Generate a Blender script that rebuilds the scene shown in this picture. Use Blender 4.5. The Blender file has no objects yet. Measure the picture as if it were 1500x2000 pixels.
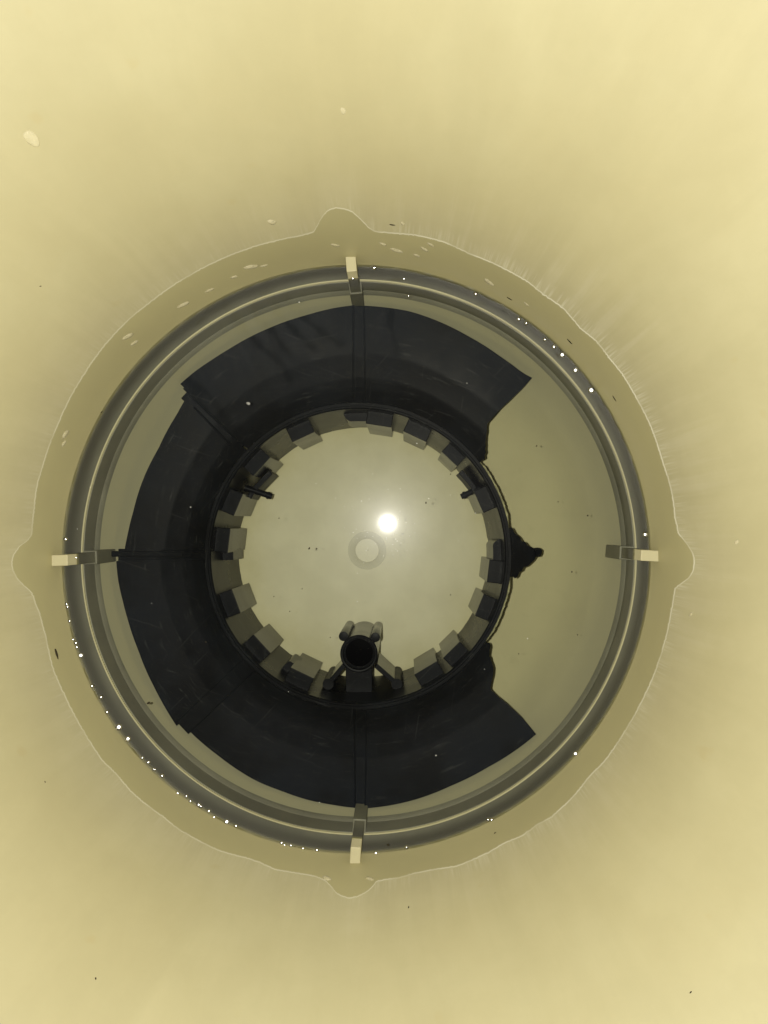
import bpy, bmesh, math, random
from mathutils import Vector

random.seed(7)
scene = bpy.context.scene

# ------------------------------------------------------------------ camera, world, lamp, exposure
CAM_H = 0.46                       # phone lens above the water (water level = 0)
FPX = 1618.0                       # focal length in photo pixels (28 mm equivalent)
NX, NY = 785.0, 1025.0             # where the plumb line below the lens falls
cam_d = bpy.data.cameras.new('camera')
cam_d.sensor_fit = 'VERTICAL'
cam_d.sensor_width = 36
cam_d.sensor_height = 36
cam_d.lens = FPX / 2000 * 36
cam_d.shift_x = -(NX - 750) / 2000
cam_d.shift_y = (NY - 1000) / 2000
cam_d.clip_start = 0.01
cam_d.clip_end = 20
cam = bpy.data.objects.new('camera', cam_d)
cam.location = (0, 0, CAM_H)
scene.collection.objects.link(cam)
scene.camera = cam

world = bpy.data.worlds.new('World')
scene.world = world
world.use_nodes = True
world.node_tree.nodes['Background'].inputs[0].default_value = (0.85, 0.9, 1.0, 1)
world.node_tree.nodes['Background'].inputs[1].default_value = 0.012

# the phone's flash, a little to the left of its lens
fl = bpy.data.lights.new('phone_flash', 'SPOT')
fl.energy = 9.2
fl.color = (1.0, 0.965, 0.88)
fl.shadow_soft_size = 0.0023
fl.spot_size = math.radians(150)
fl.spot_blend = 0.55
flo = bpy.data.objects.new('phone_flash', fl)
flo.location = (-0.0159, 0.0017, CAM_H)
scene.collection.objects.link(flo)

scene.view_settings.view_transform = 'Standard'
scene.view_settings.look = 'None'
scene.view_settings.exposure = 0
scene.view_settings.gamma = 1
scene.view_settings.use_curve_mapping = False
scene.cycles.use_denoising = True
scene.cycles.max_bounces = 6
scene.cycles.diffuse_bounces = 4
scene.cycles.glossy_bounces = 3
scene.cycles.adaptive_threshold = 0.02
scene.cycles.transparent_max_bounces = 16
scene.cycles.sample_clamp_indirect = 4

# ------------------------------------------------------------------ helpers
COL = scene.collection


def W(px, py, z):
    """photo position + real height -> place in the basin"""
    d = CAM_H - z
    return Vector(((px - NX) / FPX * d, -(py - NY) / FPX * d, z))


def PX(p):
    d = CAM_H - p[2]
    return p[0] / d * FPX + NX, -p[1] / d * FPX + NY


def lerp(a, b, t):
    return a + (b - a) * t


def interp(x, xs, ys):
    if x <= xs[0]:
        return ys[0]
    for i in range(1, len(xs)):
        if x <= xs[i]:
            t = (x - xs[i - 1]) / max(1e-9, xs[i] - xs[i - 1])
            return lerp(ys[i - 1], ys[i], t)
    return ys[-1]


def sstep(a, b, x):
    t = min(1, max(0, (x - a) / (b - a)))
    return t * t * (3 - 2 * t)


def obj(name, verts, faces, mat, parent=None, smooth=False, autosmooth=None, bevel=0):
    me = bpy.data.meshes.new(name)
    me.from_pydata([tuple(v) for v in verts], [], faces)
    bm = bmesh.new()
    bm.from_mesh(me)
    bmesh.ops.recalc_face_normals(bm, faces=bm.faces)
    if bevel:
        bmesh.ops.bevel(bm, geom=[e for e in bm.edges if len(e.link_faces) == 2 and e.calc_face_angle(0) > 0.6],
                        offset=bevel, segments=2, affect='EDGES', profile=0.6)
    bm.to_mesh(me)
    bm.free()
    me.materials.append(mat)
    if smooth or autosmooth:
        for p in me.polygons:
            p.use_smooth = True
    if autosmooth:
        me.set_sharp_from_angle(angle=math.radians(autosmooth))
    o = bpy.data.objects.new(name, me)
    COL.objects.link(o)
    if parent:
        o.parent = parent
    return o


def keep_world(o):
    """parts are modelled in basin coordinates; undo the parent's offset"""
    p = o.parent
    off = Vector((0, 0, 0))
    while p:
        off += p.location
        p = p.parent
    o.location = -off if not (o.parent and o.parent.parent) else Vector((0, 0, 0))


def tag(o, label, cat, group=None):
    o['label'] = label
    o['category'] = cat
    if group:
        o['group'] = group
    return o


def empty(name, loc):
    e = bpy.data.objects.new(name, None)
    e.empty_display_size = 0.02
    e.location = loc
    COL.objects.link(e)
    return e


def lathe(prof, n, cx, cy, closed=False):
    v, f = [], []
    m = len(prof)
    for i in range(n):
        a = 2 * math.pi * i / n
        for r, z in prof:
            v.append((cx + r * math.sin(a), cy + r * math.cos(a), z))
    for i in range(n):
        j = (i + 1) % n
        for k in range(m if closed else m - 1):
            l = (k + 1) % m
            f.append((i * m + k, j * m + k, j * m + l, i * m + l))
    return v, f


def cylinder(p0, p1, r0, r1, n=20):
    p0, p1 = Vector(p0), Vector(p1)
    d = (p1 - p0).normalized()
    a = d.orthogonal().normalized()
    b = d.cross(a)
    v, f = [], []
    for p, r in ((p0, r0), (p1, r1)):
        for i in range(n):
            t = 2 * math.pi * i / n
            v.append(p + a * math.cos(t) * r + b * math.sin(t) * r)
    for i in range(n):
        j = (i + 1) % n
        f.append((i, j, n + j, n + i))
    f.append(tuple(range(n))[::-1])
    f.append(tuple(range(n, 2 * n)))
    return v, f


def hexa(b, t):
    """solid from a bottom quad and a top quad"""
    v = [Vector(p) for p in b] + [Vector(p) for p in t]
    f = [(3, 2, 1, 0), (4, 5, 6, 7)] + [(i, (i + 1) % 4, 4 + (i + 1) % 4, 4 + i) for i in range(4)]
    return v, f


# ------------------------------------------------------------------ materials
AX, AY = (696 - NX) * CAM_H / FPX, -(1092 - NY) * CAM_H / FPX     # axis of the basin
class NT:
    def __init__(s, name):
        s.m = bpy.data.materials.new(name)
        s.m.use_nodes = True
        s.t = s.m.node_tree
        s.b = s.t.nodes.get('Principled BSDF')
        s.out = s.t.nodes.get('Material Output')

    def n(s, typ, **kw):
        x = s.t.nodes.new(typ)
        for k, v in kw.items():
            setattr(x, k, v)
        return x

    def l(s, a, b):
        s.t.links.new(a, b)

    def val(s, sock, v):
        if isinstance(v, bpy.types.NodeSocket):
            s.l(v, sock)
        else:
            sock.default_value = v

    def math(s, op, a, b=0.0, clamp=False):
        x = s.n('ShaderNodeMath', operation=op, use_clamp=clamp)
        s.val(x.inputs[0], a)
        s.val(x.inputs[1], b)
        return x.outputs[0]

    def ramp(s, v, lo, hi, a=0.0, b=1.0):
        x = s.n('ShaderNodeMapRange', interpolation_type='SMOOTHSTEP')
        s.val(x.inputs[0], v)
        for i, q in enumerate((lo, hi, a, b)):
            x.inputs[1 + i].default_value = q
        return x.outputs[0]

    def mix(s, f, a, b):
        x = s.n('ShaderNodeMix', data_type='RGBA')
        s.val(x.inputs[0], f)
        s.val(x.inputs[6], a)
        s.val(x.inputs[7], b)
        return x.outputs[2]

    def noise(s, vec, scale, detail=3, rough=0.55, dist=0.0):
        x = s.n('ShaderNodeTexNoise')
        x.inputs['Scale'].default_value = scale
        x.inputs['Detail'].default_value = detail
        x.inputs['Roughness'].default_value = rough
        x.inputs['Distortion'].default_value = dist
        s.l(vec, x.inputs['Vector'])
        return x.outputs['Fac']

    def coord(s, sc=(1, 1, 1), attr=None):
        if attr:
            src = s.n('ShaderNodeAttribute', attribute_name=attr).outputs['Vector']
        else:
            src = s.n('ShaderNodeTexCoord').outputs['Object']
        mp = s.n('ShaderNodeMapping')
        mp.inputs['Scale'].default_value = sc
        s.l(src, mp.inputs['Vector'])
        return mp.outputs[0]

    def fattr(s, name):
        return s.n('ShaderNodeAttribute', attribute_name=name).outputs['Fac']

    def bump(s, h, strength, dist):
        x = s.n('ShaderNodeBump')
        x.inputs['Strength'].default_value = strength
        x.inputs['Distance'].default_value = dist
        s.l(h, x.inputs['Height'])
        s.l(x.outputs[0], s.b.inputs['Normal'])


CREAM = (0.450, 0.412, 0.240, 1)


def mat_wall():
    m = NT('cream_plastic_wall')
    d = m.fattr('wet')                                   # millimetres past the tide line, + is dry
    pos = m.coord()
    streak = m.noise(m.coord((20, 20, 6), 'polar'), 1.0, 5, 0.65)
    broad = m.noise(m.coord((6, 6, 9), 'polar'), 1.0, 5, 0.62, 0.6)
    fine = m.noise(m.coord((130, 130, 16), 'polar'), 1.0, 4, 0.7)
    blotch = m.noise(pos, 9, 4, 0.6)
    frost_side = m.fattr('frost')
    base = m.mix(m.ramp(blotch, 0.35, 0.7), CREAM, (0.425, 0.383, 0.215, 1))
    base = m.mix(m.ramp(broad, 0.36, 0.66, 0.16, 0.0), base, (0.33, 0.30, 0.165, 1))
    # dried film: pale radial strokes fading away from the tide line
    fade = m.ramp(d, 0.0, 48.0, 1.0, 0.0)
    st = m.math('MULTIPLY', m.ramp(streak, 0.46, 0.68), m.math('MULTIPLY', fade, frost_side))
    base = m.mix(m.math('MULTIPLY', st, 0.40), base, (0.55, 0.515, 0.36, 1))
    st2 = m.math('MULTIPLY', m.ramp(streak, 0.52, 0.34), m.math('MULTIPLY', fade, 0.24))
    base = m.mix(st2, base, (0.36, 0.32, 0.19, 1))
    dry_haze = m.math('MULTIPLY', m.ramp(d, -0.2, 0.5), m.ramp(d, 2.0, 32.0, 0.22, 0.0))
    base = m.mix(dry_haze, base, (0.49, 0.455, 0.31, 1))
    # fuzzy crystals just outside the line
    fz = m.math('MULTIPLY', m.math('MULTIPLY', m.ramp(fine, 0.42, 0.72), m.ramp(d, 0.2, 9.0, 1.0, 0.0)),
                m.math('MULTIPLY', m.ramp(d, -0.3, 0.2), frost_side))
    base = m.mix(m.math('MULTIPLY', fz, 0.75), base, (0.70, 0.68, 0.53, 1))
    # wet band: saturated and darker
    wet = m.ramp(d, 0.35, -0.35)
    base = m.mix(wet, base, m.mix(m.ramp(blotch, 0.3, 0.7), (0.405, 0.368, 0.192, 1), (0.370, 0.336, 0.176, 1)))
    # mineral line
    jit = m.math('ADD', d, m.math('MULTIPLY', m.math('SUBTRACT', fine, 0.5), 1.6))
    line = m.math('MULTIPLY', m.ramp(jit, -0.55, 0.0), m.ramp(jit, 0.55, 0.05))
    brk = m.math('ADD', 0.34, m.math('MULTIPLY', frost_side, 0.65))
    line = m.math('MULTIPLY', line, m.math('MULTIPLY', brk, m.ramp(m.noise(pos, 70, 2), 0.28, 0.55, 0.45, 1.0)))
    base = m.mix(line, base, (0.85, 0.83, 0.68, 1))
    mott = m.noise(pos, 48, 5, 0.7)
    base = m.mix(m.ramp(mott, 0.35, 0.68, 0.0, 0.16), base, (0.36, 0.325, 0.18, 1))
    # sparse stains
    spots = m.ramp(m.noise(pos, 55, 2, 0.4), 0.73, 0.80)
    base = m.mix(m.math('MULTIPLY', spots, 0.16), base, (0.40, 0.30, 0.12, 1))
    m.l(base, m.b.inputs['Base Color'])
    rough = m.n('ShaderNodeMapRange')
    m.l(wet, rough.inputs[0])
    rough.inputs[3].default_value = 0.62
    rough.inputs[4].default_value = 0.42
    m.l(rough.outputs[0], m.b.inputs['Roughness'])
    m.b.inputs['Specular IOR Level'].default_value = 0.22
    m.b.inputs['Subsurface Weight'].default_value = 0.0
    m.bump(m.noise(pos, 160, 3), 0.10, 0.0006)
    return m.m


def mat_well(name, c1, c2, rough=0.5, soft=False, radial_tone=False):
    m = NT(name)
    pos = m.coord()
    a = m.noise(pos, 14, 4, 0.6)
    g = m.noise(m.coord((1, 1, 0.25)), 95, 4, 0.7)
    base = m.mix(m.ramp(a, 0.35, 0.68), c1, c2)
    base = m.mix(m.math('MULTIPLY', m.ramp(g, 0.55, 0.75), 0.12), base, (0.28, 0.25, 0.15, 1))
    if radial_tone:
        sp = m.n('ShaderNodeSeparateXYZ')
        m.l(pos, sp.inputs[0])
        dx, dy = m.math('SUBTRACT', sp.outputs[0], AX), m.math('SUBTRACT', sp.outputs[1], AY)
        rr_ = m.math('SQRT', m.math('ADD', m.math('MULTIPLY', dx, dx), m.math('MULTIPLY', dy, dy)))
        rr0 = m.math('ADD', rr_, m.math('MULTIPLY', m.math('SUBTRACT', m.noise(pos, 30, 3, 0.5), 0.5), 0.006))
        rr_ = m.math('ADD', rr_, m.math('MULTIPLY', m.math('SUBTRACT', m.noise(pos, 30, 4, 0.6), 0.5), 0.035))
        base = m.mix(m.ramp(rr_, 0.104, 0.060), base, m.mix(m.ramp(m.noise(pos, 42, 3, 0.6), 0.3, 0.7), (0.67, 0.65, 0.47, 1), (0.62, 0.60, 0.43, 1)))  # floor turns paler and greyer towards the middle
        base = m.mix(m.ramp(rr0, 0.126, 0.163), base, (0.36, 0.345, 0.232, 1))  # shade of the steep outer floor painted into the colour
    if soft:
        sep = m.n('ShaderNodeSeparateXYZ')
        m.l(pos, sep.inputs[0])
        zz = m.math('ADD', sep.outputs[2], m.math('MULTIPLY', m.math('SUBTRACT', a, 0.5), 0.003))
        base = m.mix(m.ramp(zz, -0.026, -0.010), base, (0.105, 0.102, 0.074, 1))  # dark edge shade below the waterline painted into the colour
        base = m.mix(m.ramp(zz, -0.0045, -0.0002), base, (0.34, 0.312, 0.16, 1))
    m.l(base, m.b.inputs['Base Color'])
    m.b.inputs['Roughness'].default_value = rough
    m.b.inputs['Specular IOR Level'].default_value = 0.2
    m.bump(m.noise(pos, 120, 3), 0.08, 0.0005)
    return m.m


def mat_black(name, r0, r1, spec):
    m = NT(name)
    pol = m.coord((7, 7, 420), 'polar')
    sc = m.noise(pol, 1.0, 5, 0.75)
    pos = m.coord()
    grain = m.noise(pos, 420, 4, 0.7)
    cloud = m.noise(pos, 26, 4, 0.6)
    rnd = m.noise(m.coord((25, 520, 25)), 1.0, 3, 0.5, 0.5)
    base = m.mix(m.ramp(cloud, 0.35, 0.7), (0.0027, 0.0030, 0.0034, 1), (0.0054, 0.0065, 0.0085, 1))
    sep = m.n('ShaderNodeSeparateXYZ')
    m.l(m.coord((1, 1, 1), 'polar'), sep.inputs[0])
    margin_sheen = m.math('MULTIPLY', m.ramp(sep.outputs[2], 0.096, 0.158), m.ramp(cloud, 0.3, 0.62, 0.25, 1.0))
    base = m.mix(margin_sheen, base, (0.0064, 0.0084, 0.0130, 1))  # bluish sheen of the outer flange painted into the colour
    base = m.mix(m.math('MULTIPLY', m.ramp(sc, 0.57, 0.72), 0.42), base, (0.05, 0.052, 0.05, 1))
    base = m.mix(m.math('MULTIPLY', m.ramp(rnd, 0.66, 0.72), 0.0), base, (0.10, 0.10, 0.095, 1))
    for ang, amt in ((0.35, 0.10), (-0.8, 0.09), (1.7, 0.08)):
        mp = m.n('ShaderNodeMapping')
        m0 = m.n('ShaderNodeMapping')
        m0.inputs['Rotation'].default_value = (0, 0, ang)
        m.l(m.n('ShaderNodeTexCoord').outputs['Object'], m0.inputs['Vector'])
        mp.inputs['Scale'].default_value = (20, 560, 20)
        mp.inputs['Location'].default_value = (ang * 7, ang * 3, 0)
        m.l(m0.outputs[0], mp.inputs['Vector'])
        r2 = m.noise(mp.outputs[0], 1.0, 2, 0.5, 0.35)
        base = m.mix(m.math('MULTIPLY', m.ramp(r2, 0.68, 0.74), amt), base, (0.12, 0.12, 0.115, 1))
    base = m.mix(m.math('MULTIPLY', m.ramp(grain, 0.66, 0.8), 0.10), base, (0.06, 0.06, 0.062, 1))
    m.l(base, m.b.inputs['Base Color'])
    m.l(m.ramp(cloud, 0.3, 0.7, r0, r1), m.b.inputs['Roughness'])
    m.b.inputs['IOR'].default_value = 1.5
    m.b.inputs['Specular IOR Level'].default_value = spec
    m.bump(sc, 0.05, 0.0002)
    return m.m


def mat_simple(name, col, rough=0.6, spec=0.3, scale=200.0, var=0.25):
    m = NT(name)
    a = m.noise(m.coord(), scale, 3)
    c2 = tuple(x * (1 - var) for x in col[:3]) + (1,)
    m.l(m.mix(m.ramp(a, 0.3, 0.7), col, c2), m.b.inputs['Base Color'])
    m.b.inputs['Roughness'].default_value = rough
    m.b.inputs['Specular IOR Level'].default_value = spec
    return m.m


def mat_water():
    m = NT('still_water')
    m.t.nodes.remove(m.b)
    tr = m.n('ShaderNodeBsdfTransparent')
    tr.inputs[0].default_value = (0.90, 0.905, 0.86, 1)
    gl = m.n('ShaderNodeBsdfGlossy')
    gl.inputs['Roughness'].default_value = 0.038
    gl2 = m.n('ShaderNodeBsdfGlossy')
    gl2.inputs['Roughness'].default_value = 0.22
    mg = m.n('ShaderNodeMixShader')
    mg.inputs[0].default_value = 0.17
    m.l(gl.outputs[0], mg.inputs[1])
    m.l(gl2.outputs[0], mg.inputs[2])
    fr = m.n('ShaderNodeFresnel')
    fr.inputs[0].default_value = 1.33
    df = m.n('ShaderNodeBsdfDiffuse')
    df.inputs[0].default_value = (0.66, 0.70, 0.74, 1)
    pos = m.coord()
    film = m.noise(pos, 16, 4, 0.6)
    streak = m.noise(m.coord((30, 30, 1), 'polar'), 1.0, 4, 0.7)
    amt = m.math('MULTIPLY', m.ramp(film, 0.30, 0.72, 0.35, 1.0), m.fattr('film'))
    amt = m.math('MULTIPLY', amt, m.ramp(streak, 0.3, 0.7, 0.75, 1.1))
    mx = m.n('ShaderNodeMixShader')
    m.l(amt, mx.inputs[0])
    m.l(tr.outputs[0], mx.inputs[1])
    m.l(df.outputs[0], mx.inputs[2])
    mw = m.n('ShaderNodeMixShader')
    m.l(fr.outputs[0], mw.inputs[0])
    m.l(mx.outputs[0], mw.inputs[1])
    m.l(mg.outputs[0], mw.inputs[2])
    m.l(mw.outputs[0], m.out.inputs['Surface'])
    return m.m


def mat_drop(name, body, rough, opac, ior=1.2):
    m = NT(name)
    m.t.nodes.remove(m.b)
    tr = m.n('ShaderNodeBsdfTransparent')
    tr.inputs[0].default_value = (0.97, 0.97, 0.95, 1)
    df = m.n('ShaderNodeBsdfDiffuse')
    df.inputs[0].default_value = body
    m1 = m.n('ShaderNodeMixShader')
    nz = m.noise(m.coord(), 300, 2)
    m.l(m.ramp(nz, 0.3, 0.7, opac * 0.8, opac * 1.2), m1.inputs[0])
    m.l(tr.outputs[0], m1.inputs[1])
    m.l(df.outputs[0], m1.inputs[2])
    gl = m.n('ShaderNodeBsdfGlossy')
    gl.inputs['Roughness'].default_value = rough
    fr = m.n('ShaderNodeFresnel')
    fr.inputs[0].default_value = ior
    m2 = m.n('ShaderNodeMixShader')
    m.l(fr.outputs[0], m2.inputs[0])
    m.l(m1.outputs[0], m2.inputs[1])
    m.l(gl.outputs[0], m2.inputs[2])
    m.l(m2.outputs[0], m.out.inputs['Surface'])
    return m.m


M_WALL = mat_wall()
M_WELL = mat_well('cream_plastic_well_shaded', (0.205, 0.202, 0.155, 1), (0.150, 0.147, 0.112, 1), soft=True)  # darkened in colour to stand in for dim, grazing light under water
M_FLOOR = mat_well('cream_plastic_floor', (0.52, 0.490, 0.285, 1), (0.485, 0.455, 0.262, 1), radial_tone=True)
M_RIB = mat_well('cream_plastic_rib', (0.50, 0.46, 0.28, 1), (0.48, 0.44, 0.265, 1))
M_BLACK = mat_black('scuffed_black_plastic', 0.36, 0.5, 0.07)
M_GLOSS = mat_black('smooth_black_plastic', 0.17, 0.25, 0.33)
M_DULL = mat_black('dull_black_plastic', 0.24, 0.34, 0.17)
M_TUBE_SHADE = mat_simple('tube_shade_black', (0.0016, 0.0016, 0.0013, 1), 0.95, 0.0)  # black colour stands in for the shade deep inside the tube
M_WATER = mat_water()
M_GLINT_CAP = mat_drop('water_glint_cap', (0.8, 0.8, 0.75, 1), 0.05, 0.0, 1.33)
M_DROP = mat_drop('clear_water_drop', (0.95, 0.88, 0.62, 1), 0.16, 0.30, 1.10)
M_DIRT = mat_simple('dark_dirt', (0.035, 0.028, 0.014, 1), 0.8, 0.2)
M_DUST = mat_simple('pale_dust', (0.9, 0.9, 0.85, 1), 0.35, 0.6)
M_MARK = mat_well('cream_plastic_mark', (0.505, 0.49, 0.345, 1), (0.485, 0.47, 0.33, 1))
M_BREAK = mat_simple('pale_break_strip', (0.42, 0.41, 0.24, 1), 0.6, 0.2, 300, 0.45)

# ------------------------------------------------------------------ basin
RW = 0.1635                                                       # radius at the water line


def wall_r(z):                                                    # flaring wall
    return RW + 0.01 * z + 4.9 * max(0.0, z) ** 2.5


Z_LEDGE = -0.027


_fr = [0, 0.05, 0.088, 0.11, 0.125, 0.138, 0.148, 0.1555, 0.1625]
_fz = [-0.16, -0.150, -0.124, -0.110, -0.100, -0.087, -0.0725, -0.0575, -0.042]


def smooth_prof(r):
    # mean of neighbouring samples rounds off the profile
    w = max(0.002, min(0.014, (0.1625 - r) * 1.0))
    q = [interp(abs(r + w * k / 4), _fr, _fz) for k in range(-4, 5)]
    return sum(q) / len(q)


def floor_z(r):
    return smooth_prof(r)


TIDE = [(612, 454), (620, 441), (630, 422), (642, 410), (656, 406), (672, 408), (687, 413), (703, 427), (720, 445),
        (735, 453), (760, 455), (815, 460), (865, 472), (915, 495), (965, 515), (1030, 550), (1062, 576), (1100, 602),
        (1132, 640), (1165, 667), (1192, 702), (1215, 730), (1235, 763), (1250, 790), (1270, 830), (1285, 872),
        (1295, 905), (1308, 945), (1315, 980), (1318, 1010), (1325, 1042), (1337, 1056), (1347, 1070), (1354, 1084),
        (1356, 1098), (1354, 1114), (1345, 1129), (1330, 1140), (1318, 1150), (1314, 1175), (1305, 1225), (1294, 1268),
        (1280, 1310), (1256, 1365), (1230, 1412), (1205, 1452), (1180, 1487), (1150, 1517), (1120, 1555), (1075, 1597),
        (1048, 1611), (1020, 1632), (985, 1646), (950, 1667), (890, 1692), (850, 1697), (810, 1705), (775, 1715),
        (750, 1718), (735, 1722), (722, 1737), (710, 1745), (697, 1751), (682, 1754), (667, 1750), (655, 1742),
        (644, 1728), (635, 1719), (615, 1711), (595, 1707), (535, 1697), (505, 1683), (480, 1675), (430, 1662),
        (390, 1643), (350, 1620), (320, 1596), (295, 1578), (255, 1545), (228, 1512), (200, 1485), (172, 1442),
        (150, 1405), (125, 1355), (105, 1310), (90, 1245), (78, 1200), (62, 1157), (48, 1145), (35, 1132), (25, 1113),
        (23, 1098), (27, 1083), (38, 1067), (52, 1057), (62, 1045), (66, 1000), (72, 950), (85, 905), (100, 860),
        (117, 820), (138, 775), (165, 730), (200, 680), (240, 635), (268, 610), (300, 585), (337, 558), (372, 537),
        (442, 502), (490, 484), (540, 470), (580, 462)]
TC = (690, 1086)
_t = sorted((math.atan2(x - TC[0], -(y - TC[1])), math.hypot(x - TC[0], y - TC[1])) for x, y in TIDE)
_t = [(_t[-1][0] - 2 * math.pi, _t[-1][1])] + _t + [(_t[0][0] + 2 * math.pi, _t[0][1])]
_ta, _tr = [a for a, r in _t], [r for a, r in _t]


def wet_mm(p):
    x, y = PX(p)
    a = math.atan2(x - TC[0], -(y - TC[1]))
    return (math.hypot(x - TC[0], y - TC[1]) - interp(a, _ta, _tr)) * 0.28


def add_attr(o, name, kind, data):
    at = o.data.attributes.new(name, kind, 'POINT')
    at.data.foreach_set('vector' if kind == 'FLOAT_VECTOR' else 'value', data)


def polar_attr(o, cx, cy, use_r=True):
    d = []
    for v in o.data.vertices:
        x, y = v.co.x - cx, v.co.y - cy
        r = math.hypot(x, y) or 1e-6
        d += [x / r, y / r, r if use_r else v.co.z]
    add_attr(o, 'polar', 'FLOAT_VECTOR', d)


basin = empty('basin', (AX, AY, -0.165))
tag(basin, 'cream plastic tub with flaring wall and a round well full of water', 'tub')

zs = [-0.0022 + 0.00065 * i for i in range(110)]
z = zs[-1]
while z < 0.30:
    z += 0.006
    zs.append(z)
NA = 840
prof = [(wall_r(z), z) for z in zs]
v, f = lathe(prof, NA, AX, AY)
# slight unevenness of the moulded wall
v = [(x, y, zz) for x, y, zz in v]
wall = obj('wall', v, f, M_WALL, basin, smooth=True)
polar_attr(wall, AX, AY, False)
add_attr(wall, 'wet', 'FLOAT', [wet_mm(p.co) for p in wall.data.vertices])
fr = []
for p in wall.data.vertices:
    a = math.degrees(math.atan2(p.co.x - AX, p.co.y - AY))
    fr.append(0.22 + 0.78 * math.exp(-((a - 52) / 42) ** 2) + 0.18 * math.exp(-((a - 140) / 40) ** 2))
add_attr(wall, 'frost', 'FLOAT', fr)
keep_world(wall)

# well wall with a narrow moulded ledge
RL = 0.1628
v, f = lathe([(RW + 0.0004, -0.0010), (RW - 0.0004, -0.0035), (RW - 0.0005, -0.008), (RL + 0.0007, Z_LEDGE + 0.0005), (RL + 0.0004, Z_LEDGE),
              (RL - 0.0010, Z_LEDGE - 0.0006),
              (RL - 0.0010, -0.044), (RL - 0.0018, floor_z(RL - 0.0018) + 0.0006),
              (RL - 0.0030, floor_z(RL - 0.003) + 0.0002)], 240, AX, AY)
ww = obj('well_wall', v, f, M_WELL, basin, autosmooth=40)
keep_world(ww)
nl = 360
lv, lf = [], []
for i in range(nl):
    a = 2 * math.pi * i / nl
    w = 0.0002 + 0.00012 * math.sin(a * 5 + 1) * math.sin(a * 3) + 0.00012 * random.random()
    for r, z in ((RL + 0.0005, Z_LEDGE + 0.0004), (RL + 0.0003, Z_LEDGE + 0.0007), (RL - 0.0001 - w, Z_LEDGE + 0.0006), (RL - 0.0004 - w, Z_LEDGE - 0.0002), (RL - 0.0004 - w, Z_LEDGE - 0.0009)):
        lv.append((AX + r * math.sin(a), AY + r * math.cos(a), z))
for i in range(nl):
    j = (i + 1) % nl
    for k in range(4):
        lf.append((5 * i + k, 5 * j + k, 5 * j + k + 1, 5 * i + k + 1))
lg = obj('ledge', lv, lf, M_RIB, basin, autosmooth=40)
lg['label'] = 'thin pale ledge running round the well wall'
keep_world(lg)

rs = [0.0002] + [0.003 * i for i in range(1, 50)] + [0.1485 + 0.0013 * i for i in range(10)]
v, f = lathe([(r, floor_z(r)) for r in rs], 160, AX, AY)
fo = obj('floor', v, f, M_FLOOR, basin, smooth=True)
keep_world(fo)

# ring mark moulded in the middle of the floor
mx, my = 717, 1075
mz = floor_z(0.013)
c = W(mx, my, mz)
r1, r2 = 37 * 0.619 / FPX, 25 * 0.619 / FPX
v, f = lathe([(r1 + 0.0006, mz - 0.002), (r1, mz + 0.0007), (r2 + 0.0003, mz + 0.0006), (r2 - 0.0008, mz - 0.0004), (r2 - 0.002, mz - 0.002)],
             64, c.x, c.y)
mk = obj('moulding_mark', v, f, M_MARK, basin, autosmooth=50)
keep_world(mk)
mk['label'] = 'faint ring moulded in the middle of the floor'

# four support ribs
RIBS = [(684, 488, 529, 19.5), (693, 1704, 1650, 20), (88, 1094, None, 21), (1298, 1086, None, 21)]


def rib(px0, py0, px1, py1, wpx, zt):
    """px0/py0: outer end of the top, px1/py1: inner end"""
    o0, o1 = W(px0, py0, zt), W(px1, py1, zt)
    d = (o1 - o0)
    d.z = 0
    d.normalize()
    s = Vector((-d.y, d.x, 0))
    w = wpx * (CAM_H - zt) / FPX / 2
    o0 = o0 - d * 0.0003
    w2 = w * 1.05
    dn = Vector((0, 0, zt - Z_LEDGE + 0.001))
    ext = -d * 0.010
    def at(p, z, d_=0.0):
        return Vector((p.x, p.y, z)) - d * d_
    zw = 0.0004
    v, f = hexa([at(o0 + ext, zw) - s * w, at(o1, zw) - s * w, at(o1, zw) + s * w, at(o0 + ext, zw) + s * w],
                [o0 - s * w, o1 - s * w, o1 + s * w, o0 + s * w])
    r_ = obj('rib', v, f, M_RIB, basin, bevel=0.0005)
    keep_world(r_)
    v, f = hexa([at(o0 + ext, Z_LEDGE - 0.001) - s * w2, at(o1, Z_LEDGE - 0.001) - s * w2, at(o1, Z_LEDGE - 0.001) + s * w2,
                 at(o0 + ext, Z_LEDGE - 0.001) + s * w2],
                [at(o0 + ext, zw) - s * w, at(o1, zw) - s * w, at(o1, zw) + s * w, at(o0 + ext, zw) + s * w])
    obj('rib_shaft', v, f, M_WELL, r_)  # submerged shaft gets the shaded colour, for light dimmed by the water
    # wider foot below the ledge
    w3 = w2 + 0.0009
    i1 = o1 + d * 0.0010
    fz = floor_z(math.hypot(o1.x - AX, o1.y - AY)) - 0.004
    zt2 = Z_LEDGE - 0.0003
    q = [o0 + ext - s * w3, i1 - s * w3, i1 + s * w3, o0 + ext + s * w3]
    v, f = hexa([Vector((p.x, p.y, fz)) for p in q], [Vector((p.x, p.y, zt2)) for p in q])
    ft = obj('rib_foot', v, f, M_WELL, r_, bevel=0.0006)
    return r_


ZR = 0.0128
rib(683.5, 488, 687, 530, 20, ZR)
rib(692, 1705, 695, 1655, 20.5, ZR)
rib(86, 1095.5, 132, 1094, 21.5, ZR)
rib(1298, 1087, 1252, 1084.5, 21.5, ZR)

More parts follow.
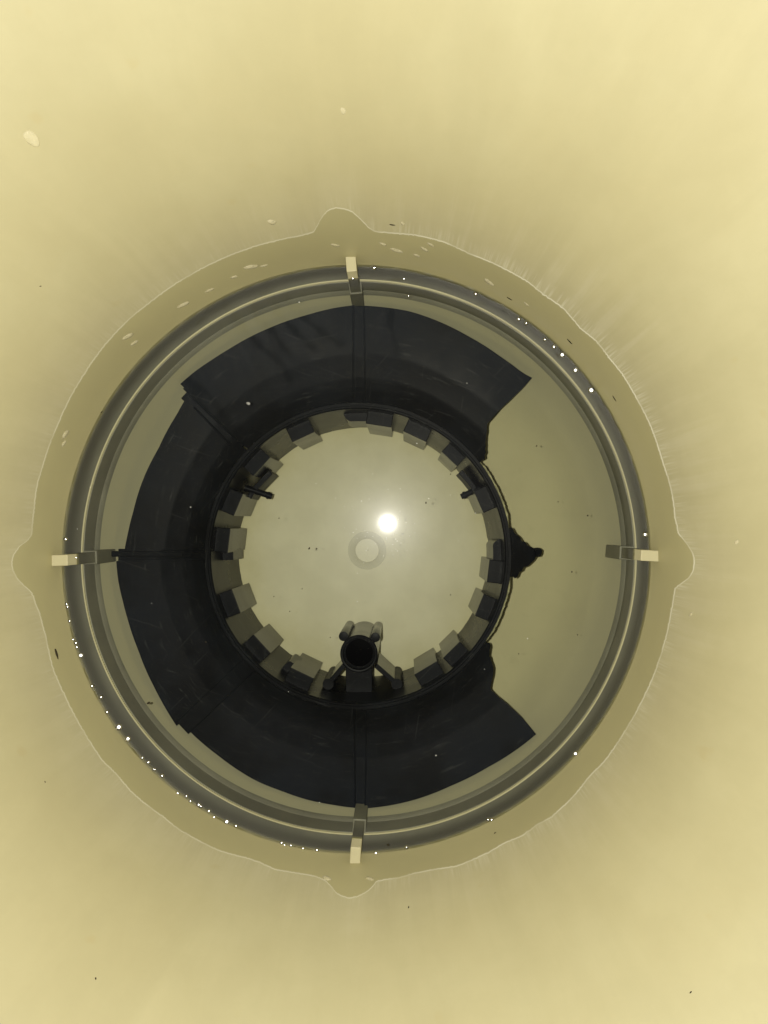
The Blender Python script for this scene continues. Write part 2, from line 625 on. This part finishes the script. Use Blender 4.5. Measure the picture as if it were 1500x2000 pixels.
# ------------------------------------------------------------------ broken black ring
RCX, RCY = 699.0, 1086.0
Z_RIM = -0.050
D_RIM = CAM_H - Z_RIM
RO = W(RCX, RCY, Z_RIM)
OX, OY = RO.x, RO.y
R_IN, R_OUT = 288 * D_RIM / FPX, 301 * D_RIM / FPX
Z_BOT = -0.120
ring = empty('broken_ring', (OX, OY, Z_BOT))
tag(ring, 'black plastic ring insert with toothed collar and snapped flange lying in the water', 'ring insert')


def ringp(adeg, r, z):
    a = math.radians(adeg)
    return Vector((OX + r * math.sin(a), OY + r * math.cos(a), z))


TUBE = W(701, 1277, -0.060)


def black(name, v, f, parent=ring, **kw):
    o = obj(name, v, f, M_BLACK, parent, **kw)
    polar_attr(o, OX, OY)
    if name in ('collar', 'tooth', 'lug', 'rod', 'tube', 'strut'):     # moulded upright faces stayed smooth
        o.data.materials.append(M_DULL if name == 'collar' else M_GLOSS)
        o.data.materials.append(M_TUBE_SHADE)
        for p in o.data.polygons:
            c = p.center
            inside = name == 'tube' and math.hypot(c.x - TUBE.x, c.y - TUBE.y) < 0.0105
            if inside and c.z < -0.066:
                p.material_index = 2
            elif abs(p.normal.z) < 0.5 and not inside:
                p.material_index = 1
    keep_world(o)
    return o


def r_in(z):
    return lerp(R_IN, 0.0874, (Z_RIM - z) / (Z_RIM - Z_BOT))


# collar: a tapering hoop with a rounded, slightly chipped rim
NC = 200
v, f = [], []
pr = [(R_OUT + 0.0002, Z_RIM - 0.006), (R_OUT, Z_RIM - 0.0012), (R_OUT - 0.0004, Z_RIM - 0.0003), (R_OUT - 0.0022, Z_RIM - 0.0003),
      (R_OUT - 0.0025, Z_RIM - 0.0009), (R_IN + 0.0008, Z_RIM - 0.0009), (R_IN, Z_RIM - 0.0017),
      (r_in(-0.085), -0.085), (r_in(Z_BOT), Z_BOT), (r_in(Z_BOT) + 0.0030, Z_BOT), (R_OUT - 0.0015, -0.085)]
m = len(pr)
for i in range(NC):
    a = 360 * i / NC
    chip = 0.00022 * (random.random() - 0.5)
    for k, (r, z) in enumerate(pr):
        rr, zz = r, z
        if k in (1, 2, 3):
            rr += chip
        if k in (8, 9):
            zz += 0.0012 * math.sin(a * 0.21) + 0.0010 * (random.random() - 0.5)
            if 84 < a < 93:
                zz += 0.006
        v.append(ringp(a, rr, zz))
for i in range(NC):
    j = (i + 1) % NC
    for k in range(m):
        l = (k + 1) % m
        f.append((i * m + k, j * m + k, j * m + l, i * m + l))
collar = black('collar', v, f, autosmooth=35)


# flange panels
def clock(p):
    return math.degrees(math.atan2(p[0] - RCX, -(p[1] - RCY)))


def rad(p):
    return math.hypot(p[0] - RCX, p[1] - RCY)


def zf(t):
    """flange height from collar (t=0) to outer edge (t=1)"""
    return interp(t, [0, 0.05, 0.14, 0.24, 0.5, 1.0], [-0.0525, -0.0534, -0.0548, -0.0553, -0.0547, -0.0515])


def panel(name, outer, a0=None, a1=None, cut0=None, cut1=None, lift=0.0, nu=26, nv=44, th=0.0028):
    """outer: traced edge going clockwise; cut0/cut1: broken edges from the collar outwards"""
    oa = [clock(p) for p in outer]
    for i in range(1, len(oa)):
        while oa[i] < oa[i - 1] - 180:
            oa[i] += 360
    orr = [rad(p) for p in outer]
    rin = 300.0

    def unw(a):
        while a < oa[0] - 90:
            a += 360
        while a > oa[-1] + 90:
            a -= 360
        return a

    def edge(cut, a):
        if not cut:
            return lambda t: a
        ca = [unw(clock(p)) for p in cut]
        ct = []
        for p, q in zip(cut, ca):
            ct.append((rad(p) - rin) / (interp(q, oa, orr) - rin))
        ct[0] = min(ct[0], 0.0)
        ct[-1] = 1.0
        for i in range(1, len(ct)):
            ct[i] = max(ct[i], ct[i - 1] + 1e-4)
        return lambda t: interp(t, ct, ca)
    e0 = edge(cut0, oa[0] if a0 is None else a0)
    e1 = edge(cut1, oa[-1] if a1 is None else a1)
    top, bot = [], []
    for j in range(nv + 1):
        t = j / nv
        A0, A1 = e0(t), e1(t)
        jag = 0.0
        for i in range(nu + 1):
            u = i / nu
            a = lerp(A0, A1, u)
            if (i == 0 and cut0) or (i == nu and cut1):
                if 0.02 < t < 0.34:
                    a += random.uniform(-0.35, 0.35)
            r = lerp(rin, interp(a, oa, orr), t)
            x, y = RCX + r * math.sin(math.radians(a)), RCY - r * math.cos(math.radians(a))
            z = zf(t) + lift
            p = W(x, y, z)
            top.append(p)
            bot.append(p - Vector((0, 0, th)))
    n = (nu + 1) * (nv + 1)
    v = top + bot
    f = []
    for j in range(nv):
        for i in range(nu):
            a = j * (nu + 1) + i
            b, c, d = a + 1, a + nu + 2, a + nu + 1
            f.append((a, b, c, d))
            f.append((n + d, n + c, n + b, n + a))
    for i in range(nu):
        for j in (0, nv):
            a = j * (nu + 1) + i
            f.append((a, a + 1, n + a + 1, n + a))
    for j in range(nv):
        for i in (0, nu):
            a = j * (nu + 1) + i
            b = a + nu + 1
            f.append((a, b, n + b, n + a))
    return black(name, v, f, autosmooth=40)


P_A = panel('flange_panel', [(711, 597), (750, 600), (800, 608), (850, 625), (915, 657), (975, 695), (1020, 728), (1039, 738)],
            a0=clock((711, 597)),
            cut1=[(940, 902), (947, 894), (949, 876), (948, 862), (951, 844), (951, 828), (960, 818), (976, 800), (1000, 778),
                  (1024, 755), (1039, 738)])
P_A['label'] = 'flange panel ending in a ragged break above the gap'
panel('flange_panel', [(352, 750), (380, 726), (415, 702), (450, 680), (525, 641), (600, 615), (650, 602), (692, 596)])
panel('flange_panel', [(243, 1076), (250, 1040), (260, 1000), (280, 935), (310, 875), (345, 810), (367, 772)], lift=-0.0022)
panel('flange_panel', [(345, 1418), (318, 1374), (300, 1340), (270, 1270), (250, 1212), (240, 1175), (231, 1135), (227, 1096)],
      lift=-0.0012)
panel('flange_panel', [(694, 1578), (650, 1572), (600, 1562), (550, 1545), (500, 1525), (425, 1475), (372, 1430)],
      lift=-0.0018)
P_F = panel('flange_panel', [(1047, 1434), (1000, 1470), (950, 1500), (880, 1535), (810, 1562), (750, 1575), (712, 1579)],
            cut0=[(948, 1256), (956, 1256), (957, 1268), (955, 1280), (962, 1294), (964, 1312), (960, 1328), (958, 1346),
                  (972, 1360), (990, 1374), (1020, 1402), (1047, 1434)])
P_F['label'] = 'flange panel ending in a ragged break below the gap'

# seams: sunk strips on the axes, raised bars on the left
def bar(p0, p1, wpx, z0, z1, th, name='seam_bar', rise=None):
    a, b = W(p0[0], p0[1], z0), W(p1[0], p1[1], z1)
    d = b - a
    d.z = 0
    d.normalize()
    s = Vector((-d.y, d.x, 0)) * (wpx * (CAM_H - z0) / FPX / 2)
    n = 10
    v, f = [], []
    for i in range(n + 1):
        t = i / n
        c = a.lerp(b, t)
        c.z = lerp(z0, z1, t)
        if rise is not None:
            tt = min(1.0, max(0.0, (rad(PX(c)) - 300) / 190))
            c.z = zf(tt) + rise
        w = 1 + random.uniform(-0.03, 0.03)
        v += [c - s * w, c + s * w, c + s * w - Vector((0, 0, th)), c - s * w - Vector((0, 0, th))]
    for i in range(n):
        for k in range(4):
            l = (k + 1) % 4
            f.append((4 * i + k, 4 * i + l, 4 * i + 4 + l, 4 * i + 4 + k))
    f.append((3, 2, 1, 0))
    f.append((4 * n, 4 * n + 1, 4 * n + 2, 4 * n + 3))
    return black(name, v, f, bevel=0.0004)


bar((700, 795), (701, 598), 25, -0.0565, -0.0528, 0.004, rise=-0.0006)
bar((704, 1384), (703, 1577), 24, -0.0575, -0.0535, 0.004, rise=-0.0022)
bar((412, 1088), (228, 1086), 27, -0.0560, -0.0515, 0.004, rise=-0.0018)
bar((412, 1084), (215, 1082), 11, -0.0545, -0.0495, 0.004, rise=0.0002)
bar((475, 872), (362, 768), 26, -0.0590, -0.0548, 0.004, rise=-0.0026)
bar((490, 1295), (355, 1423), 33, -0.0562, -0.0512, 0.005, rise=-0.0006)
# thin raised welts beside the seams
bar((689, 800), (690, 598), 3.2, -0.0548, -0.0502, 0.003, 'welt', rise=0.0003)
bar((713, 800), (711, 599), 3.2, -0.0548, -0.0502, 0.003, 'welt', rise=0.0003)
bar((691, 1384), (693, 1576), 3.0, -0.0548, -0.0504, 0.003, 'welt', rise=0.0003)
bar((716, 1384), (713, 1577), 3.0, -0.0548, -0.0504, 0.003, 'welt', rise=0.0003)
bar((466, 862), (357, 757), 4, -0.0555, -0.0502, 0.003, 'welt', rise=0.0003)
bar((449, 868), (378, 795), 3.5, -0.0570, -0.0528, 0.003, 'welt', rise=0.0003)

# triangular stub left of the snapped-off panel
def prism_px(name, pts, z0, z1, th, parent=ring, mat=None):
    """pts traced; height runs from z0 at the collar to z1 at the tip"""
    rr = [rad(p) for p in pts]
    lo, hi = min(rr), max(rr)
    top = [W(p[0], p[1], lerp(z0, z1, (r - lo) / (hi - lo))) for p, r in zip(pts, rr)]
    n = len(pts)
    v = top + [p - Vector((0, 0, th)) for p in top]
    f = [tuple(range(n)), tuple(range(n, 2 * n))[::-1]] + [(i, (i + 1) % n, n + (i + 1) % n, n + i) for i in range(n)]
    return black(name, v, f, parent)


st = prism_px('flange_stub', [(994, 1030), (1000, 1031), (1006, 1042), (1014, 1048), (1020, 1057), (1026, 1059), (1033, 1067), (1042, 1071),
                              (1048, 1069.5), (1054, 1070), (1059, 1075), (1058, 1082), (1055, 1087), (1047, 1088),
                              (1043, 1094), (1035, 1102), (1030, 1106), (1023, 1108), (1020, 1115), (1014, 1118), (1011, 1126),
                              (1006, 1130), (1003, 1126), (996, 1127)], -0.0535, -0.0600, 0.003)
st['label'] = 'jagged triangular remnant of the snapped-off flange'
# small snag at its point
a = W(1045, 1080, -0.0575)
v, f = cylinder(a, W(1056, 1077, -0.058), 0.0027, 0.0019, 10)
black('snag', v, f, st, bevel=0.0004)

# pale olive strips where the flange tore off
for a0, a1 in ((51.5, 78.5), (98.5, 124)):
    v, f = [], []
    n = 44
    for i in range(n + 1):
        a = lerp(a0, a1, i / n)
        w = (0.0009 + 0.0005 * random.random()) * min(1, 6 * i / n + 0.2, 6 * (n - i) / n + 0.2)
        for r, z in ((R_OUT - 0.0003, Z_RIM - 0.0020), (R_OUT + w, Z_RIM - 0.0028), (R_OUT + w, Z_RIM - 0.0050),
                     (R_OUT - 0.0003, Z_RIM - 0.0050)):
            v.append(ringp(a, r, z))
    for i in range(n):
        for k in range(4):
            l = (k + 1) % 4
            f.append((4 * i + k, 4 * i + l, 4 * i + 4 + l, 4 * i + 4 + k))
    b = obj('break_edge', v, f, M_BREAK, ring)
    keep_world(b)

# teeth round the inside of the collar: clock angle, width, top height, reach
TEETH = [(8.7, 51, -0.0590, 8.0), (25.2, 50, -0.0590, 8.0), (43.2, 42, -0.0600, 7.2), (66.0, 47, -0.0600, 8.0),
         (96.8, 45, -0.0600, 8.5), (112.3, 46, -0.0600, 8.5), (135.5, 46, -0.0590, 7.5), (149.2, 52, -0.0585, 8.5),
         (205.6, 51, -0.0580, 9.0), (227.5, 50, -0.0585, 8.5), (249.6, 50, -0.0590, 8.5), (276.5, 48, -0.0595, 8.5),
         (292.8, 47, -0.0595, 8.5), (312.5, 50, -0.0590, 8.0), (335.0, 48, -0.0590, 8.5)]
teeth = {}
for a, wpx, zt, reach in TEETH:
    w = wpx * (CAM_H - zt) / FPX / 2
    c = math.radians(a)
    d = Vector((math.sin(c), math.cos(c), 0))
    s = Vector((d.y, -d.x, 0))
    O = Vector((OX, OY, 0))
    zb = Z_BOT + random.uniform(-0.0008, 0.0025)

    def q(r, k, z):
        return O + d * r + s * (w * k) + Vector((0, 0, z))
    rt, rb = r_in(zt) - reach / 1000, r_in(zb) - reach / 1000 * 0.62
    v, f = hexa([q(r_in(zb) + 0.0015, -1, zb), q(rb, -0.98, zb), q(rb, 0.98, zb), q(r_in(zb) + 0.0015, 1, zb)],
                [q(r_in(zt) + 0.0015, -1, zt), q(rt, -1, zt), q(rt, 1, zt), q(r_in(zt) + 0.0015, 1, zt)])
    teeth[a] = black('tooth', v, f, bevel=0.0005)

# short lugs beside four of the teeth
for a0, a1, z0, z1, rt in ((-6.3, 5.0, -0.066, -0.088, 5.0), (83.5, 93, -0.066, -0.094, 5.0),
                           (267.5, 273, -0.078, -0.104, 7.0), (209.5, 214.5, -0.076, -0.100, 7.0)):
    v, f = [], []
    n = 12
    for i in range(n + 1):
        t = i / n
        a = lerp(a0, a1, t)
        end = t if abs(a0) < 50 or a0 < 90 else 1 - t
        k = min(1.0, math.sqrt(max(0.02, min(1, 5 * end))))
        for r, z in ((r_in(z0) + 0.001, z0), (r_in(z0) - rt / 1000 * k, z0), (r_in(z1) - rt / 1000 * k, z1), (r_in(z1) + 0.001, z1)):
            v.append(ringp(a, r, z))
    for i in range(n):
        for k in range(4):
            l = (k + 1) % 4
            f.append((4 * i + k, 4 * i + l, 4 * i + 4 + l, 4 * i + 4 + k))
    f.append((0, 1, 2, 3))
    f.append((4 * n + 3, 4 * n + 2, 4 * n + 1, 4 * n))
    black('lug', v, f, autosmooth=35)

# two spring clips with pins
for sgn, pts, pin in ((-1, [(529, 922), (513, 938), (497, 955), (486, 972)], ((492, 957), (531, 970))),
                      (1, [(899, 921), (912, 935), (924, 950), (932, 966)], ((938, 953), (901, 970)))):
    zt, zb = -0.082, -0.108
    wd = 0.0017
    ps = [W(x, y, zt) for x, y in pts]
    v, f = [], []
    for i, p in enumerate(ps):
        d = (ps[min(i + 1, len(ps) - 1)] - ps[max(i - 1, 0)])
        d.z = 0
        d.normalize()
        s = Vector((-d.y, d.x, 0)) * wd
        h = Vector((0, 0, zb - zt))
        v += [p - s, p + s, p + s + h, p - s + h]
    for i in range(len(ps) - 1):
        for k in range(4):
            l = (k + 1) % 4
            f.append((4 * i + k, 4 * i + l, 4 * i + 4 + l, 4 * i + 4 + k))
    f.append((3, 2, 1, 0))
    e = 4 * (len(ps) - 1)
    f.append((e, e + 1, e + 2, e + 3))
    arm = black('clip_arm', v, f, bevel=0.0004)
    # bracket back to the collar
    p0, p1 = W(pin[0][0], pin[0][1], -0.083), W(pin[1][0], pin[1][1], -0.086)
    back = p0 + (p0 - p1).normalized() * 0.005
    v, f = cylinder(back, p1, 0.0022, 0.0019, 14)
    pn = black('pin', v, f, arm, autosmooth=40)
    dd = (p1 - p0).normalized()
    v, f = cylinder(p1 - dd * 0.0032, p1 - dd * 0.0018, 0.0025, 0.0025, 14)
    black('pin_collar', v, f, arm, autosmooth=40)

# upright tube with its holder
ZT = -0.060
tc = W(701, 1277, ZT)
ro, ri = 36.8 * (CAM_H - ZT) / FPX, 27.0 * (CAM_H - ZT) / FPX
zb = -0.134
v, f = lathe([(ro, zb), (ro, ZT - 0.0008), (ro - 0.0007, ZT), (ri + 0.0016, ZT - 0.0001), (ri + 0.0013, ZT - 0.004),
              (ri, ZT - 0.0046), (ri - 0.0008, zb + 0.002), (0.0002, zb + 0.002), (0.0002, zb)], 56, tc.x, tc.y, closed=True)
tube = black('tube', v, f, autosmooth=35)
for top, bx in (((671, 1243), 0), ((733, 1245), 0)):
    p = W(top[0], top[1], -0.066)
    v, f = cylinder(p, (p.x, p.y, -0.128), 0.0031, 0.0029, 20)
    black('rod', v, f, tube, autosmooth=40, bevel=0.0004)
for p0, p1 in (((672, 1300), (641, 1336)), ((734, 1300), (775, 1336))):
    a, b = W(p0[0], p0[1], -0.074), W(p1[0], p1[1], -0.074)
    d = (b - a).normalized()
    s = Vector((-d.y, d.x, 0)) * 0.0016
    h = Vector((0, 0, 0.046))
    v, f = hexa([a - s - h, b - s - h, b + s - h, a + s - h], [a - s, b - s, b + s, a + s])
    black('strut', v, f, tube, bevel=0.0004)
    v, f = cylinder(b + Vector((0, 0, 0.0006)), b - h, 0.0036, 0.0036, 18)
    black('strut_foot', v, f, tube, autosmooth=40)
a, b = W(701, 1300, -0.078), W(701, 1368, -0.078)
s = Vector((0.0086, 0, 0))
h = Vector((0, 0, 0.044))
v, f = hexa([a - s - h, b - s - h, b + s - h, a + s - h], [a - s, b - s, b + s, a + s])
black('web', v, f, tube, bevel=0.0004)

# ------------------------------------------------------------------ water
DRIPS = [[(445, 600), (462, 622), (480, 645), (505, 675), (540, 700), (556, 722), (566, 742)],
         [(494, 592), (505, 625), (530, 642), (550, 675), (566, 692)],
         [(520, 572), (540, 600), (552, 622), (585, 655), (612, 680)],
         [(545, 560), (565, 590), (590, 615), (630, 650), (665, 672)],
         [(318, 697), (345, 715), (372, 742), (412, 778), (452, 832)],
         [(335, 715), (352, 735), (380, 765), (405, 800)],
         [(752, 560), (760, 590), (765, 640), (775, 690)]]


def seg_d(p, a, b):
    dx, dy = b[0] - a[0], b[1] - a[1]
    t = max(0, min(1, ((p[0] - a[0]) * dx + (p[1] - a[1]) * dy) / (dx * dx + dy * dy)))
    return math.hypot(p[0] - a[0] - t * dx, p[1] - a[1] - t * dy)


rs = [0.0005] + [0.0014 * i for i in range(1, 116)] + [RW - 0.0012, RW - 0.0006, RW - 0.0001]
n = 420
v, f, film = [], [], []
for i in range(n):
    a = 2 * math.pi * i / n
    for r in rs:
        e = max(0.0, 1 - (RW - r) / 0.0022)
        z = 0.0004 * e * e * (0.35 + 0.65 * abs(math.sin(a * 23 + 3 * math.sin(a * 9)) * math.sin(a * 41 + 1)))
        p = (AX + r * math.sin(a), AY + r * math.cos(a), z)
        v.append(p)
        x, y = PX(p)
        k = 1.0
        if 300 < x < 790 and 540 < y < 850:
            for dl in DRIPS:
                d = min(seg_d((x, y), dl[q], dl[q + 1]) for q in range(len(dl) - 1))
                wv = 5.5 + 2.5 * math.sin(x * 0.11 + y * 0.07)
                k = min(k, 0.08 + 0.92 * sstep(wv * 0.5, wv * 1.5, d))
        # the film is thickest towards the edge, and thins over the middle and the right
        edge = sstep(0.03, 0.15, r)
        side = 0.5 + 0.5 * sstep(1150, 850, x)
        tl = 1.0 + 5.0 * math.exp(-(((x - 520) / 190) ** 2 + ((y - 650) / 120) ** 2))
        film.append(k * (0.0008 + 0.0042 * edge) * side * tl)
m = len(rs)
for i in range(n):
    j = (i + 1) % n
    for k in range(m - 1):
        f.append((i * m + k, j * m + k, j * m + k + 1, i * m + k + 1))
water = obj('water', v, f, M_WATER, None, smooth=True)
water['kind'] = 'structure'
polar_attr(water, AX, AY)
add_attr(water, 'film', 'FLOAT', film)


# shallow caps added for the water-edge glints, tilted between lens and flash
def blob(c, rx, ry, rz, yaw, nrm=None, seg=12, rings=5, wob=0.0):
    """flattened dome"""
    up = Vector(nrm) if nrm else Vector((0, 0, 1))
    up.normalize()
    a = Vector((math.cos(yaw), math.sin(yaw), 0))
    a = (a - up * a.dot(up)).normalized()
    b = up.cross(a)
    v, f = [], []
    ph = random.uniform(0, 6)
    for k in range(rings):
        t = math.pi / 2 * k / rings
        for i in range(seg):
            q = 2 * math.pi * i / seg
            w = 1 + wob * math.sin(2 * q + ph) + wob * 0.6 * math.sin(3 * q + 2 * ph)
            v.append(Vector(c) + a * (rx * w * math.cos(q) * math.cos(t)) + b * (ry * w * math.sin(q) * math.cos(t)) + up * (rz * math.sin(t)))
    v.append(Vector(c) + up * rz)
    for k in range(rings - 1):
        for i in range(seg):
            j = (i + 1) % seg
            f.append((k * seg + i, k * seg + j, (k + 1) * seg + j, (k + 1) * seg + i))
    for i in range(seg):
        f.append(((rings - 1) * seg + i, (rings - 1) * seg + (i + 1) % seg, rings * seg))
    f.append(tuple(range(seg))[::-1])
    return v, f


GLINT_CAPS = [(731, 523, 5), (929, 574, 5), (1013, 623, 5), (1028, 631, 5), (1064, 663, 4.5), (1082, 677, 5), (1098, 693, 6),
         (1124, 723, 6), (1155, 762, 8), (1260, 1044, 6), (1124, 1472, 6), (953, 1601, 4), (960, 1601, 4.5), (970, 1601, 3),
         (794, 1655, 5), (734, 1666, 4.5), (128, 1053, 5), (130, 1180, 4.5), (132, 1185, 4.5), (136, 1213, 4), (143, 1249, 4),
         (148, 1256, 4), (150, 1264, 4), (158, 1280, 6), (180, 1340, 4.5), (197, 1362, 4.5), (209, 1391, 4), (232, 1420, 8),
         (250, 1443, 7), (278, 1480, 4), (290, 1489, 4.5), (301, 1503, 4), (317, 1515, 5), (347, 1549, 4), (364, 1555, 4),
         (372, 1565, 3.5), (388, 1572, 5.5), (392, 1575, 4), (408, 1584, 4), (418, 1596, 4), (443, 1605, 6), (461, 1613, 4),
         (550, 1646, 4), (556, 1650, 4), (568, 1651, 4), (575, 1656, 4.5), (592, 1657, 4.5), (619, 1660, 4), (647, 1670, 3),
         (689, 544, 4), (149, 1089, 4), (1243, 1074, 4), (1241, 1083, 5), (697, 1642, 3.5), (117, 820, 3.5), (104, 849, 3),
         (789, 545, 3), (798, 578, 3)]
for x, y, s in GLINT_CAPS:
    c = W(x, y, 0.0004)
    rr = s * 0.46 / FPX * 1.0
    mid = (Vector(cam.location) + Vector(flo.location)) / 2 - c  # cap faces midway between lens and flash so that it glints
    v, f = blob(c, rr * 0.8, rr * 0.8, rr * (random.uniform(0.014, 0.022) if s >= 6 else random.uniform(0.03, 0.06)), 0, mid, 16, 6)
    obj('glint_cap', v, f, M_GLINT_CAP, water, smooth=True)

# dust floating round the flash's reflection and here and there
v, f = [], []
for i in range(92):
    if i < 80:
        a, r = random.uniform(0, 6.28), abs(random.gauss(0, 55)) + 14
        x, y = 762 + r * math.cos(a) * 1.1, 1030 + r * math.sin(a)
    else:
        a, r = random.uniform(0, 6.28), 560 * math.sqrt(random.random())
        x, y = 696 + r * math.cos(a), 1092 + r * math.sin(a)
    s = random.choice((0.7, 0.8, 1.0, 1.0, 1.4)) * 0.46 / FPX
    c = W(x, y, 0.0003)
    k = len(v)
    th = random.uniform(0, 3)
    for q in range(4):
        v.append(c + Vector((math.cos(th + q * 1.57) * s, math.sin(th + q * 1.57) * s * random.uniform(0.5, 1), 0)))
    v.append(c + Vector((0, 0, s * 0.8)))
    f += [(k, k + 1, k + 4), (k + 1, k + 2, k + 4), (k + 2, k + 3, k + 4), (k + 3, k, k + 4), (k + 3, k + 2, k + 1, k)]
du = obj('floating_dust', v, f, M_DUST, water)
du['kind'] = 'stuff'


# ------------------------------------------------------------------ droplets on the wall
def on_wall(px, py):
    lo, hi = 0.0, 0.29
    for _ in range(40):
        z = (lo + hi) / 2
        p = W(px, py, z)
        if math.hypot(p.x - AX, p.y - AY) > wall_r(z):
            lo = z
        else:
            hi = z
    p = W(px, py, z)
    d = Vector((AX - p.x, AY - p.y, 0)).normalized()
    return p, (d + Vector((0, 0, 0.01 + 12.2 * max(0, z) ** 1.5))).normalized()


DROPS = [
    (655, 479, 7, 'round droplet just left of the top rib, below the bulge in the tide line'),
    (774, 489, 9, 'largest round droplet right of the top rib'),
    (748, 477, 6, 'faint droplet between the top rib and the largest round droplet right of it'),
    (829, 487, 7, 'oval droplet near the tide line, upper of a close group right of the top rib'),
    (814, 499, 6, 'flat droplet near the well edge, lowest of the group right of the top rib'),
    (841, 478, 6, 'droplet sitting right on the tide line to the right of the top rib'),
    (490, 521, 10, 'largest droplet on the wet band left of the top rib'),
    (516, 519, 6, 'small droplet close beside the largest one left of the top rib'),
    (457, 541, 6, 'faint droplet next below the largest one on the upper left wet band'),
    (409, 567, 7, 'round droplet halfway along the upper left wet band'),
    (358, 595, 9, 'wide flat droplet on the upper left wet band'),
    (250, 657, 9, 'upper of two touching droplets on the left of the wet band'),
    (262, 670, 7, 'lower of two touching droplets on the left of the wet band'),
    (955, 551, 9, 'lone flattened droplet on the upper right of the wet band'),
    (1028, 594, 5, 'tiny droplet beside the brown speck on the upper right wet band'),
    (531, 434, 8, 'flat droplet on the dry wall left of the top bulge in the tide line'),
    (786, 437, 5, 'bright tiny droplet on the dry wall right of the top bulge in the tide line'),
    (128, 848, 8, 'upper of two faint droplets on the wet band above the left rib'),
    (125, 866, 6, 'lower of two faint droplets on the wet band above the left rib'),
    (638, 1715, 8, 'faint droplet at the left foot of the bottom bulge in the tide line'),
    (722, 1716, 7, 'faint droplet at the right foot of the bottom bulge in the tide line'),
    (670, 217, 6, 'small droplet high on the wall above the top rib'),
    (62, 271, 13, 'large flat droplet high on the wall at the upper left'),
    (1438, 1059, 5, 'small pale droplet on the dry wall right of the right rib'),
    (1349, 1200, 5, 'small pale droplet on the dry wall just below the right bulge')]
for x, y, s, lab in DROPS:
    c, nrm = on_wall(x, y)
    rr = s * (CAM_H - c.z) / FPX
    yaw = math.atan2(AY - c.y, AX - c.x)
    v, f = blob(c - nrm * 0.0002, rr * 1.5, rr * 0.85, rr * 0.40, yaw + 0.1, nrm, 20, 7, 0.09)
    o = obj('water_droplet', v, f, M_DROP, None, smooth=True)
    tag(o, lab, 'droplet', 'water droplets on the tub wall')

# ------------------------------------------------------------------ dirt
SPECKS_WALL = [
    (79, 559, 3, 'tiny dark speck on the dry wall at the far upper left'),
    (1113, 667, 6, 'dark sliver of dirt on the upper right wet band near the tide line'),
    (995, 583, 5, 'brown speck on the upper right wet band near the well edge'),
    (1200, 778, 5, 'short dark sliver on the right wet band, lowest of those there'),
    (766, 439, 5, 'dark crumb on the dry wall right of the top bulge in the tide line'),
    (110, 1277, 9, 'long dark fibre on the wet band below the left rib'),
    (88, 1527, 3, 'tiny dark speck on the dry wall at the lower left'),
    (187, 1911, 4, 'dark speck near the bottom left corner of the wall'),
    (1349, 1938, 4, 'dark speck near the bottom right corner of the wall'),
    (798, 1772, 4, 'dark speck on the dry wall below the bottom rib'),
    (967, 1627, 4, 'dark crumb on the lower right wet band'),
    (198, 805, 4, 'dark crumb at the well edge above the left rib')]
for x, y, s, lab in SPECKS_WALL:
    c, nrm = on_wall(x, y)
    rr = s * (CAM_H - c.z) / FPX * 0.8
    long_ = 2.4 if s >= 5 else 1.3
    v, f = blob(c, rr * long_ * 0.7, rr * 0.42, rr * 0.35, random.uniform(0, 3.1) if s < 9 else -1.15, nrm, 8, 3, 0.12)
    o = obj('dirt_speck', v, f, M_DIRT, None, smooth=True)
    tag(o, lab, 'dirt', 'dark specks on the tub wall')
SPECKS_WATER = [
    (832, 982, 3.4, 'round black speck on the water right of the flash reflection'),
    (604, 1071, 4, 'brown speck on the water left of the moulded ring'),
    (1117, 1117, 3, 'dark speck on the water right of the triangular stub'),
    (1048, 871, 3, 'dark speck on the water beside the upper broken edge'),
    (1148, 1007, 3, 'faint speck on the water above the right rib shadow'),
    (758, 1650, 5, 'dark crumb on the water just right of the bottom rib'),
    (290, 1373, 6, 'dark smear floating near the lower left well wall'),
    (402, 1254, 3, 'dark speck floating over the left flange panel')]
FINE = [(878, 1290), (880, 1162), (566, 1194), (618, 1071), (590, 1150), (535, 1165), (1013, 1277), (645, 1245), (880, 926), (545, 1012),
        (1128, 1240), (1090, 980)]
for x, y, s, lab in SPECKS_WATER:
    c = W(x, y, 0.0004)
    rr = s * 0.46 / FPX * 0.6
    v, f = blob(c, rr, rr * 0.7, rr * 0.5, random.uniform(0, 3), None, 8, 3, 0.15)
    o = obj('floating_speck', v, f, M_DIRT, None, smooth=True)
    tag(o, lab, 'dirt', 'dark specks floating on the water')
v, f = [], []
for x, y in FINE:
    a, b = blob(W(x, y, 0.0004), 0.00036, 0.0003, 0.0002, random.uniform(0, 3), None, 6, 2, 0.1)
    k = len(v)
    v += a
    f += [tuple(q + k for q in t) for t in b]
o = obj('fine_dirt', v, f, M_DIRT, water, smooth=True)
o['kind'] = 'stuff'
# pale flake above the flange
c = W(485, 788, 0.0004)
v, f = blob(c, 0.0011, 0.0009, 0.0004, 0, None, 10, 3, 0.15)
o = obj('pale_flake', v, f, mat_simple('grey_flake', (0.30, 0.30, 0.28, 1)), None, smooth=True)
tag(o, 'small pale flake floating above the upper left flange panel', 'flake')
